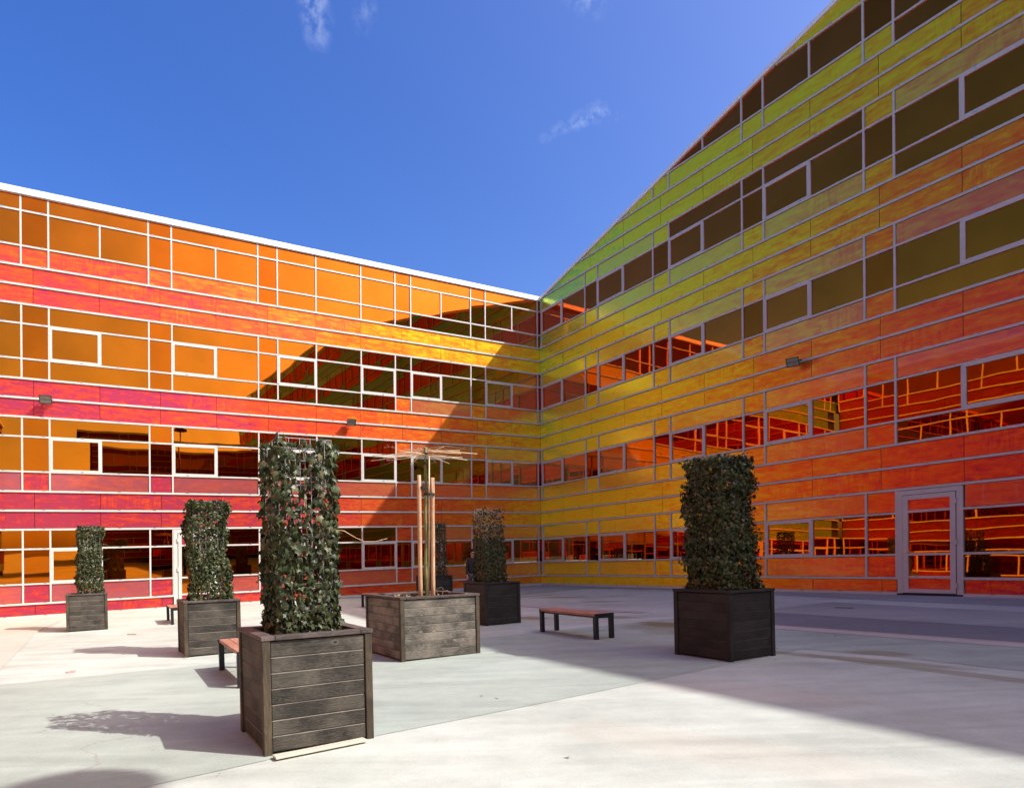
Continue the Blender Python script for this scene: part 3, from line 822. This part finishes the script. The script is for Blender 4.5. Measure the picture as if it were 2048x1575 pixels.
# ------------------------------------------------------------------ ivy columns
def leaf_shape(sz):
    """five-lobed ivy leaf, stalk end at the origin, pointing along +y"""
    pts = [(0, 0), (.22, -.10), (.46, .02), (.40, .24), (.60, .44), (.32, .52), (.20, .66), (0, 1.0), (-.20, .66), (-.32, .52), (-.60, .44), (-.40, .24), (-.46, .02), (-.22, -.10)]
    v = [(x*sz, y*sz, -.10*abs(x)*sz - .12*y*y*sz) for x, y in pts]; v.append((0, .4*sz, .03*sz))
    n = len(pts); return v, [(i, (i+1) % n, n) for i in range(n)]
def leaf_small(sz):
    pts = [(0, 0), (.42, .0), (.52, .42), (.22, .58), (0, 1.0), (-.22, .58), (-.52, .42), (-.42, .0)]
    v = [(x*sz, y*sz, -.12*abs(x)*sz - .1*y*y*sz) for x, y in pts]; v.append((0, .35*sz, .04*sz))
    n = len(pts); return v, [(i, (i+1) % n, n) for i in range(n)]
def leaf_frame(r_, nrm, spread=.75):
    nd = (nrm + Vector((r_.gauss(0, spread), r_.gauss(0, spread), r_.gauss(.25, spread*.6)))).normalized()
    down = Vector((r_.gauss(0, .55), r_.gauss(0, .55), -1)).normalized()
    yv = (down - nd*down.dot(nd)).normalized(); xv = yv.cross(nd)
    return Matrix((xv, yv, nd)).transposed().to_4x4()
def ivy(x, y, label, wid, z0, z1, nleaf, lsz, seed, dens=None, solid=False, singles=0, rz=R(28), sparse=False, bulge=.05, cage=None, tendrils=4, wobble=None):
    r_ = random.Random(seed)
    t = thing('ivy_column', GP(x, y, z0-.02), label, 'plant', rz, 'ivy columns on wire cages', K*.55)
    H_ = z1 - z0; a = wid/2; ca = (cage or wid*.86)/2
    wires = MB(); nv = 5
    for q in range(4):
        rot = Matrix.Rotation(q*math.pi/2, 3, 'Z')
        for i in range(nv):
            p = rot @ Vector((-ca+2*ca*i/nv, -ca, 0)); wires.tube([(p.x, p.y, 0), (p.x, p.y, H_)], .0028, 4, False)
        zz = .1
        while zz < H_+.01:
            p0 = rot @ Vector((-ca, -ca, zz)); p1 = rot @ Vector((ca, -ca, zz)); wires.tube([p0, p1], .0028, 4, False); zz += .2
        p0 = rot @ Vector((-ca, -ca, H_)); p1 = rot @ Vector((ca, -ca, H_)); wires.tube([p0, p1], .0032, 4, False)
    link('wire_cage', wires.mesh('wire_cage', M['wire']), t)
    stems = MB()
    for i in range(26 if singles else 16):
        q = r_.randrange(4); rot = Matrix.Rotation(q*math.pi/2, 3, 'Z'); u = r_.uniform(-.95, .95)*ca; pts = []; top = H_*r_.uniform(.55, 1.0); rr = r_.uniform(.003, .009)
        nseg = 16
        for j in range(nseg+1):
            pts.append(rot @ Vector((u, -ca+r_.uniform(-.012, .02), top*j/nseg))); u = max(-ca, min(ca, u+r_.gauss(0, .012)))
        stems.tube(pts, [rr*(1-.6*j/nseg) for j in range(nseg+1)], 5, False)
    # loose shoots that arch out of the outline
    tips = []
    for i in range(tendrils):
        an = r_.uniform(0, 6.28); zz = H_*r_.uniform(.62, 1.0) if i % 3 else H_*r_.uniform(.2, .6); p = Vector((math.cos(an)*a*1.05, math.sin(an)*a*1.05, zz)); d = Vector((math.cos(an), math.sin(an), r_.uniform(-.2, .9)))
        pts = [p]; ln = r_.uniform(.08, .22)
        for j in range(4):
            p = p + d*ln/4; d = (d + Vector((r_.gauss(0, .25), r_.gauss(0, .25), -.18))).normalized(); pts.append(p); tips.append(p)
        stems.tube(pts, [.003, .0026, .002, .0016, .001], 4, False)
    link('stem', stems.mesh('stem', M['bark_ivy'], True), t)
    # leaves
    mbl = MB(); mat = M['ivy_sparse'] if sparse else M['ivy']
    lv, lf = (leaf_shape(1) if lsz > .05 and singles else leaf_small(1))
    one = [mesh('leaf', *leaf_shape(lsz*k_), mat) for k_ in (.8, 1.0, 1.25)] if singles else None
    made = 0; tries = 0
    while made < nleaf and tries < nleaf*8:
        tries += 1
        q = r_.randrange(4); u = r_.uniform(-1, 1); zf = r_.random()
        if dens and r_.random() > dens(zf, u, q): continue
        wv = 1 + (wobble(zf, q) if wobble else 0)
        depth = abs(r_.gauss(0, 1))*bulge
        out = a*wv + depth*(.4) - (r_.random()**2)*bulge*1.4
        rot = Matrix.Rotation(q*math.pi/2, 3, 'Z')
        # round the corners a little
        cu = u*a*wv
        p = rot @ Vector((cu, -out*(1-.10*abs(u)**4), zf*H_*1.0 + .0)); n = rot @ Vector((u**3*.8, -1, 0))
        p.z += .03*math.sin(u*5+q) * (zf > .9)
        sz = lsz*r_.uniform(.6, 1.3); F = leaf_frame(r_, n, .8)
        if singles and made < singles and q in (3, 0) :
            k_ = r_.randrange(3); link('leaf', one[k_], t, mw=Matrix.Translation(p) @ F)
        else: mbl.add([p + F.to_3x3() @ (Vector(v)*sz) for v in lv], lf)
        made += 1
    if solid or dens is None:   # leaves over the top
        for i in range(int(nleaf*.06)):
            p = Vector((r_.uniform(-a, a), r_.uniform(-a, a), H_*(1+r_.uniform(-.02, .015)))); F = leaf_frame(r_, Vector((0, 0, 1.2)), .8); sz = lsz*r_.uniform(.6, 1.2)
            mbl.add([p + F.to_3x3() @ (Vector(v)*sz) for v in lv], lf)
    for tp in tips:
        if r_.random() < .8:
            F = leaf_frame(r_, Vector((r_.gauss(0, 1), r_.gauss(0, 1), .3)), .6); sz = lsz*r_.uniform(.4, .8); mbl.add([tp + F.to_3x3() @ (Vector(v)*sz) for v in lv], lf)
    # litter of low leaves at the foot
    for i in range(int(nleaf*.05)):
        p = Vector((r_.uniform(-a*1.35, a*1.35), r_.uniform(-a*1.35, a*1.35), r_.uniform(0, .07))); F = leaf_frame(r_, Vector((0, 0, 1)), .8); sz = lsz*r_.uniform(.6, 1.1)
        mbl.add([p + F.to_3x3() @ (Vector(v)*sz) for v in lv], lf)
    link('foliage', mbl.mesh('foliage', mat), t, kind='stuff')
    return t
ivy(-1.13, 5.42, 'tall sparse ivy column in the front planter with wire mesh showing through the leaves', .52, .80, 2.48, 3300, .054, 11,
    dens=lambda z, u, q: (.62 if z > .55 else .9) * (1 if abs(u) > .40 else (.55 if z > .5 else .85)), singles=300, sparse=True, bulge=.045, tendrils=5)
ivy(-3.86, 10.88, 'dense sunlit ivy column left of the foreground one, leaning slightly', .56, .82, 2.56, 5600, .050, 12, solid=True, tendrils=16, bulge=.06, wobble=lambda z, q: .16*math.sin(z*7+q)+.09*math.sin(z*19+q*2)+(.22*(1-z) if q == 1 else 0))
ivy(-8.55, 15.9, 'slim ivy column farthest left with a dip in its top, against the red wall', .50, .82, 2.56, 4400, .050, 13, solid=True, tendrils=14, wobble=lambda z, q: .14*math.sin(z*5+q*2)+.09*math.sin(z*21+q)+(.12 if z > .85 else 0))
ivy(3.88, 8.66, 'broad dark ivy column in shade on the right', .62, .82, 2.66, 8000, .052, 14, solid=True, tendrils=18, bulge=.085, wobble=lambda z, q:    .08*math.sin(z*6+q*1.7)+.07*math.sin(z*17+q)+.04*math.sin(z*33)+.10*(1-z)*(z < .3))
ivy(1.20, 13.90, 'ivy column behind the tree planter, bare wire cage at its top', .50, .82, 2.50, 3800, .044, 15, dens=lambda z, u, q: (1.0 if z < .62 else (.42 if z < .78 else .28)), tendrils=8, wobble=lambda z, q: .10*(1-z)*math.sin(z*4+q)+.03)
ivy(.08, 20.9, 'narrow distant ivy column beside the tree stakes', .52, .82, 2.60, 2200, .052, 16, solid=True, tendrils=4)
# long pale shoot from the front column
sh = MB(); sh.tube([(.20, -.05, 0), (.30, -.03, -.01), (.39, -.03, -.065), (.47, -.03, -.10), (.56, -.03, -.10), (.66, -.02, -.075)], [.0026, .0024, .0022, .002, .0018, .0012], 5)
t_ = thing('fallen_shoot', GP(-1.05, 5.35, 1.72), 'long bare pale shoot arching right out of the foreground ivy column', 'plant')
link('shoot', sh.mesh('shoot', M['cane'], True), t_)

# ------------------------------------------------------------------ young tree, stakes, canes
TX, TY = -.125, 9.88
t = thing('young_tree', GP(TX, TY, .80), 'thin green-barked young tree tied between two stakes, bare cane umbrella frame on top', 'tree')
r_ = random.Random(5)
m_ = MB(); pts = []
for j in range(19): pts.append((.008*math.sin(j*1.1), .006*math.cos(j*.9), 2.36*j/18))
m_.tube(pts, [.031-.0007*j + (.003 if j % 3 == 0 else 0) for j in range(19)], 9)
for j in range(14):
    z = .25+.15*j; an = r_.uniform(0, 6.28); m_.tube([(0, 0, z), (math.cos(an)*.04, math.sin(an)*.04, z+.01)], [.012, .008], 5)
link('trunk', m_.mesh('trunk', M['trunk'], True), t)
m_ = MB()
for (ang, l0, l1, dz0, dz1, z) in ((3, -.82, .55, -.04, .0, 2.27), (10, -.84, .66, -.10, -.06, 2.24), (-8, -.45, .80, .02, -.06, 2.30), (58, -.7, .72, -.02, -.03, 2.23), (112, -.72, .70, -.0, -.05, 2.25), (160, -.60, .66, -.03, -.0, 2.20), (-30, -.6, .6, .02, -.01, 2.27)):
    c, s_ = math.cos(R(ang)), math.sin(R(ang)); m_.tube([(c*l0, s_*l0, z+dz0), (0, 0, z+.03), (c*l1, s_*l1, z+dz1)], [.0052, .0058, .005], 6)
link('cane_frame', m_.mesh('cane_frame', M['cane'], True), t)
m_ = MB()
for i in range(26):
    an = r_.uniform(0, 6.28); p = Vector((r_.gauss(0, .02), r_.gauss(0, .02), 2.22+r_.uniform(0, .14))); d = Vector((math.cos(an), math.sin(an), r_.uniform(-.08, .22))); pts = [p.copy()]
    ln = r_.uniform(.25, .85)
    for j in range(7):
        p = p + d*ln/7; d = (d + Vector((r_.gauss(0, .22), r_.gauss(0, .22), r_.gauss(-.03, .11)))).normalized(); pts.append(p.copy())
    m_.tube(pts, [.0036*(1-.11*j) for j in range(8)], 4, False)
    for q in range(3):
        b = pts[r_.randrange(2, 7)]; m_.tube([b, b+Vector((r_.gauss(0, .03), r_.gauss(0, .03), r_.uniform(-.02, .05)))], [.003, .0015], 4, False)
link('twigs', m_.mesh('twigs', M['twig'], True), t, kind='stuff')
m_ = MB(); m_.tube([(0, 0, 2.10), (0, 0, 2.135)], .040, 10); m_.tube([(0, 0, 2.25), (0, 0, 2.28)], .036, 10)
link('tree_tie', m_.mesh('tree_tie', M['tie']), t)
bpy.context.view_layer.update()
for (x, y, top, lb, lean) in ((-.215, 9.80, 1.93, 'left of the two peeled wooden stakes beside the young tree', -.03), (-.022, 9.86, 1.89, 'right of the two peeled wooden stakes beside the young tree', .0)):
    st = thing('tree_stake', GP(x, y, .80), lb, 'stake', group='stakes of the young tree')
    m_ = MB(); pts = [(lean*j/8*.4, 0, top*j/8) for j in range(9)]; m_.tube(pts, [.0325+.0015*math.sin(j*2) for j in range(8)]+[.029], 10)
    link('pole', m_.mesh('pole', M['stake'], True), st)
tt = thing('bamboo_cane', GP(-.075, 9.86, .8), 'thin bamboo cane standing between the tree trunk and the right stake', 'cane')
m_ = MB(); m_.tube([(-.02, 0, 0), (.0, 0, 1.1), (.005, -.01, 2.22)], .011, 7); link('pole', m_.mesh('pole', M['cane'], True), tt)
for (x, z, wdt, lb) in ((-.175, 2.535, .16, 'black rubber strap tying the tree to its left stake'), (-.075, 2.43, .17, 'black rubber strap tying the tree to its right stake')):
    tp = thing('tree_strap', GP(x, 9.83, z), lb, 'strap', group='straps of the young tree')
    m_ = MB(); n = 14; 
    for zz in (0,):
        pts = [(wdt/2*math.cos(2*math.pi*i/n), .062*math.sin(2*math.pi*i/n)) for i in range(n)]
        b = 0
        for h_ in (-.021, .021):
            for sc_ in (1, .93): m_.v += [(px*sc_, py*sc_, h_) for px, py in pts]
        for i in range(n):
            j = (i+1) % n
            m_.f += [(i, j, 2*n+j, 2*n+i), (n+j, n+i, 3*n+i, 3*n+j), (j, i, n+i, n+j), (2*n+i, 2*n+j, 3*n+j, 3*n+i)]
    link('loop', m_.mesh('loop', M['tie']), tp)
# dry leaves on the soil
m_ = MB(); lv, lf = leaf_small(1); r_ = random.Random(9)
for i in range(620):
    p = Vector((r_.uniform(-.57, .57), r_.uniform(-.57, .57), r_.uniform(.0, .085))); F = leaf_frame(r_, Vector((0, 0, 1)), 1.0); sz = r_.uniform(.03, .065)
    m_.add([p + F.to_3x3() @ (Vector(v)*sz) for v in lv], lf)
for (x, y, hh) in ((.30, -.2, .16), (.36, .1, .20), (-.52, -.35, .08), (.50, -.45, .12)):
    m_.tube([(x, y, .0), (x-.05, y, hh*.8), (x+.03, y-.02, hh), (x+.09, y, hh*.7)], .004, 4)
lt = link('leaf_litter', m_.mesh('leaf_litter', M['dead']), None, kind='stuff', label='dry brown leaf litter lying on the soil of the tree planter')
lt.matrix_world = Matrix.Translation(GP(-.20, 9.85, .80)) @ Matrix.Rotation(R(28), 4, 'Z')

# ------------------------------------------------------------------ benches
def bench(x, y, label, protos={}):
    t = thing('bench', GP(x, y), label, 'bench', R(-64) , 'slatted benches', -K*0)
    t.matrix_world = Matrix.Translation(GP(x, y)) @ Matrix.Rotation(-K, 4, 'Y') @ Matrix.Rotation(R(-63.5), 4, 'Z')
    L_, Wd, h = 1.54, .40, .43
    if not protos:
        m_ = MB(); m_.bbox(-L_/2+.012, L_/2-.012, -.0605, .0605, -.042, 0, .004); protos['board'] = m_.mesh('seat_board', M['seat'])
        m_ = MB(); m_.bbox(-.035, .035, -.035, .035, 0, h-.04, .004); protos['leg'] = m_.mesh('leg', M['steel_black'])
        m_ = MB(); m_.bbox(-.012, .012, -Wd/2, Wd/2, h-.075, h+.001, .003); protos['end'] = m_.mesh('end_rail', M['steel_black'])
        m_ = MB(); m_.box(-L_/2+.03, L_/2-.03, -.02, .02, h-.075, h-.044); protos['bear'] = m_.mesh('bearer', M['steel_black'])
    for i in range(3): link('seat_board', protos['board'], t, mw=Matrix.Translation((0, (i-1)*.126, h)))
    for sx in (-1, 1):
        link('end_rail', protos['end'], t, mw=Matrix.Translation((sx*L_/2, 0, 0)))
        for sy in (-1, 1): link('leg', protos['leg'], t, mw=Matrix.Translation((sx*(L_/2-.024), sy*(Wd/2-.036), 0)))
    for sy in (-1, 1): link('bearer', protos['bear'], t, mw=Matrix.Translation((0, sy*.12, 0)))
bench(2.49, 11.33, 'slatted bench with black legs standing free in the middle of the court, in shade')
bench(-2.48, 8.28, 'slatted bench half hidden behind the foreground planter')
bench(-6.88, 17.05, 'distant slatted bench poking out left of the second planter')
bench(-1.79, 19.58, 'distant slatted bench poking out left of the wide tree planter')

# ------------------------------------------------------------------ small things on the ground
def stick(x0, y0, x1, y1, wd, th, label, mat):
    a = Vector((x0, y0)); b = Vector((x1, y1)); L_ = (b-a).length; ang = math.atan2(b.y-a.y, b.x-a.x); c = (a+b)/2
    m_ = MB(); m_.bbox(-L_/2, L_/2, -wd/2, wd/2, 0, th, th*.15)
    o = link('timber_strip', m_.mesh('timber_strip', mat)); o.matrix_world = Matrix.Translation(GP(c.x, c.y, .014)) @ Matrix.Rotation(-K, 4, 'Y') @ Matrix.Rotation(ang, 4, 'Z')
    o['label'] = label; o['category'] = 'timber'
stick(-1.19, 4.71, -.56, 5.10, .085, .018, 'pale timber strip lying along the foot of the foreground planter', M['offcut'])
stick(-6.80, 14.14, -6.58, 14.08, .03, .012, 'tiny brown stick on the bright paving beyond the second planter', M['seat'])
stick(-5.24, 9.07, -5.17, 9.19, .03, .012, 'tiny pale stick on the bright paving at the far left', M['seat'])
m_ = MB(); m_.poly([GP(9.15+dx, 14.3+dy, .014) for dx, dy in ((-.2, .06), (.04, -.2), (.2, -.08), (-.05, .18))])
link('drain_cover', m_.mesh('drain_cover', M['cover']), label='dark drain slot in the grey paving near the door', category='drain')

# ------------------------------------------------------------------ person behind the planter
def skin_body(name, nodes, edges, mat, parent, sub=2):
    me = bpy.data.meshes.new(name); me.from_pydata([n[0] for n in nodes], edges, [])
    o = link(name, me, parent); me.materials.append(mat)
    sk = o.modifiers.new('skin', 'SKIN'); sk.use_smooth_shade = True
    for i, n in enumerate(nodes):
        d = me.skin_vertices[0].data[i]; d.radius = n[1] if isinstance(n[1], tuple) else (n[1], n[1]); d.use_root = (i == 0)
    sb = o.modifiers.new('sub', 'SUBSURF'); sb.levels = sub; sb.render_levels = sub
    return o
ps = thing('person', GP(1.25, 21.0), 'person in a dark jacket standing behind the ivy column, head bowed', 'person', R(12))
bpy.context.view_layer.update()
# trousers and legs (x across, -y toward the viewer)
skin_body('trousers', [((0, 0, .92), (.15, .11)), ((.09, 0, .84), (.095, .095)), ((.11, -.02, .50), .062), ((.12, .02, .10), .05), ((-.09, 0, .84), (.095, .095)), ((-.11, -.03, .50), .062), ((-.12, 0, .10), .05)],
          [(0, 1), (1, 2), (2, 3), (0, 4), (4, 5), (5, 6)], M['trousers'], ps)
skin_body('shoes', [((.12, .04, .05), .045), ((.13, -.14, .04), .04), ((-.12, .02, .05), .045), ((-.13, -.16, .04), .04)], [(0, 1), (2, 3)], M['tie'], ps, 1)
skin_body('jacket', [((0, 0, .86), (.165, .12)), ((0, 0, 1.08), (.155, .11)), ((0, -.01, 1.28), (.165, .12)), ((0, -.02, 1.40), (.10, .085)), ((-.155, -.01, 1.36), .066), ((-.185, .0, 1.10), .052), ((-.195, -.05, .86), .040),
                     ((.155, -.01, 1.36), .066), ((.20, -.04, 1.10), .052), ((.17, -.25, 1.18), .042)],
          [(0, 1), (1, 2), (2, 3), (2, 4), (4, 5), (5, 6), (2, 7), (7, 8), (8, 9)], M['jacket'], ps)
# head, neck and hands are one continuous skin figure inside the clothes
hd = skin_body('body', [((0, -.02, 1.20), .07), ((0, -.03, 1.40), .048), ((0, -.055, 1.46), .046), ((0, -.10, 1.52), (.066, .075)), ((0, -.095, 1.58), (.074, .088)), ((0, -.09, 1.625), (.05, .055)),
                   ((-.13, -.01, 1.30), .04), ((-.185, .0, 1.10), .036), ((-.195, -.05, .85), .026), ((-.195, -.07, .80), (.020, .034)), ((-.195, -.085, .75), (.016, .036)), ((-.19, -.11, .70), .010), ((-.20, -.085, .685), .010), ((-.205, -.06, .69), .010), ((-.207, -.035, .70), .009), ((-.17, -.125, .75), .011)],
          [(0, 1), (1, 2), (2, 3), (3, 4), (4, 5), (0, 6), (6, 7), (7, 8), (8, 9), (9, 10), (10, 11), (10, 12), (10, 13), (10, 14), (9, 15)], M['skin'], ps)
nz = MB(); nz.tube([(0, -.168, 1.57), (0, -.192, 1.535), (0, -.172, 1.525)], [.008, .012, .008], 6); link('nose', nz.mesh('nose', M['skin'], True), ps)
for sx in (-1, 1):
    er = MB(); er.tube([(sx*.072, -.075, 1.585), (sx*.082, -.07, 1.56), (sx*.074, -.08, 1.535)], [.008, .012, .007], 6); link('ear', er.mesh('ear', M['skin'], True), ps)
sg = MB(); sg.tube([(-.078, -.08, 1.585), (-.06, -.165, 1.578), (-.03, -.182, 1.572), (0, -.184, 1.575), (.03, -.182, 1.572), (.06, -.165, 1.578), (.078, -.08, 1.585)], [.004, .008, .017, .006, .017, .008, .004], 6)
link('sunglasses', sg.mesh('sunglasses', M['tie'], True), ps)
hb = skin_body('hair', [((0, -.075, 1.615), (.078, .085)), ((0, -.06, 1.65), (.066, .07)), ((0, -.02, 1.60), (.07, .06)), ((0, -.01, 1.55), (.055, .045))], [(0, 1), (0, 2), (2, 3)], M['hair'], ps, 2)

# ------------------------------------------------------------------ unseen mast added so its round hood shades the paving at the lower left
ml = thing('mast_lamp', GP(8.4, .27), 'tall mast lamp out of view whose round hood shades the lower left paving', 'lamp')
m_ = MB(); m_.tube([(0, 0, 0), (0, 0, 3.0), (0, 0, 11.3)], [.09, .075, .05], 10); link('pole', m_.mesh('pole', M['steel_black'], True), ml)
m_ = MB(); m_.tube([(0, 0, 11.2), (0, 0, 11.35), (0, 0, 11.5), (0, 0, 11.6)], [.50, .48, .34, .05], 24); link('lamp_hood', m_.mesh('lamp_hood', M['steel_black'], True), ml)

# ------------------------------------------------------------------ wind-blown bits on the paving
r_ = random.Random(31); m_ = MB(); lv, lf = leaf_small(1)
for i in range(260):
    x = r_.uniform(-7, 9); y = r_.uniform(4.2, 20)
    if i % 3 == 0:
        px, py = r_.choice([(p[0], p[1]) for p in PL] + [(-.2, 9.85)]); x = px + r_.gauss(0, .75); y = py + r_.gauss(0, .6)
    if i % 3 == 1: t0 = r_.uniform(1, 22); x = CX + UR.x*t0 + UL.x*r_.uniform(.05, .5); y = CY + UR.y*t0 + UL.y*r_.uniform(.05, .5)
    F = leaf_frame(r_, Vector((0, 0, 6)), .5); sz = r_.uniform(.012, .04); p = GP(x, y, .018)
    m_.add([p + F.to_3x3() @ (Vector(v)*sz) for v in lv], lf)
link('leaf_litter', m_.mesh('leaf_litter', M['dead']), None, kind='stuff', label='tiny dry leaves and bits blown over the paving')
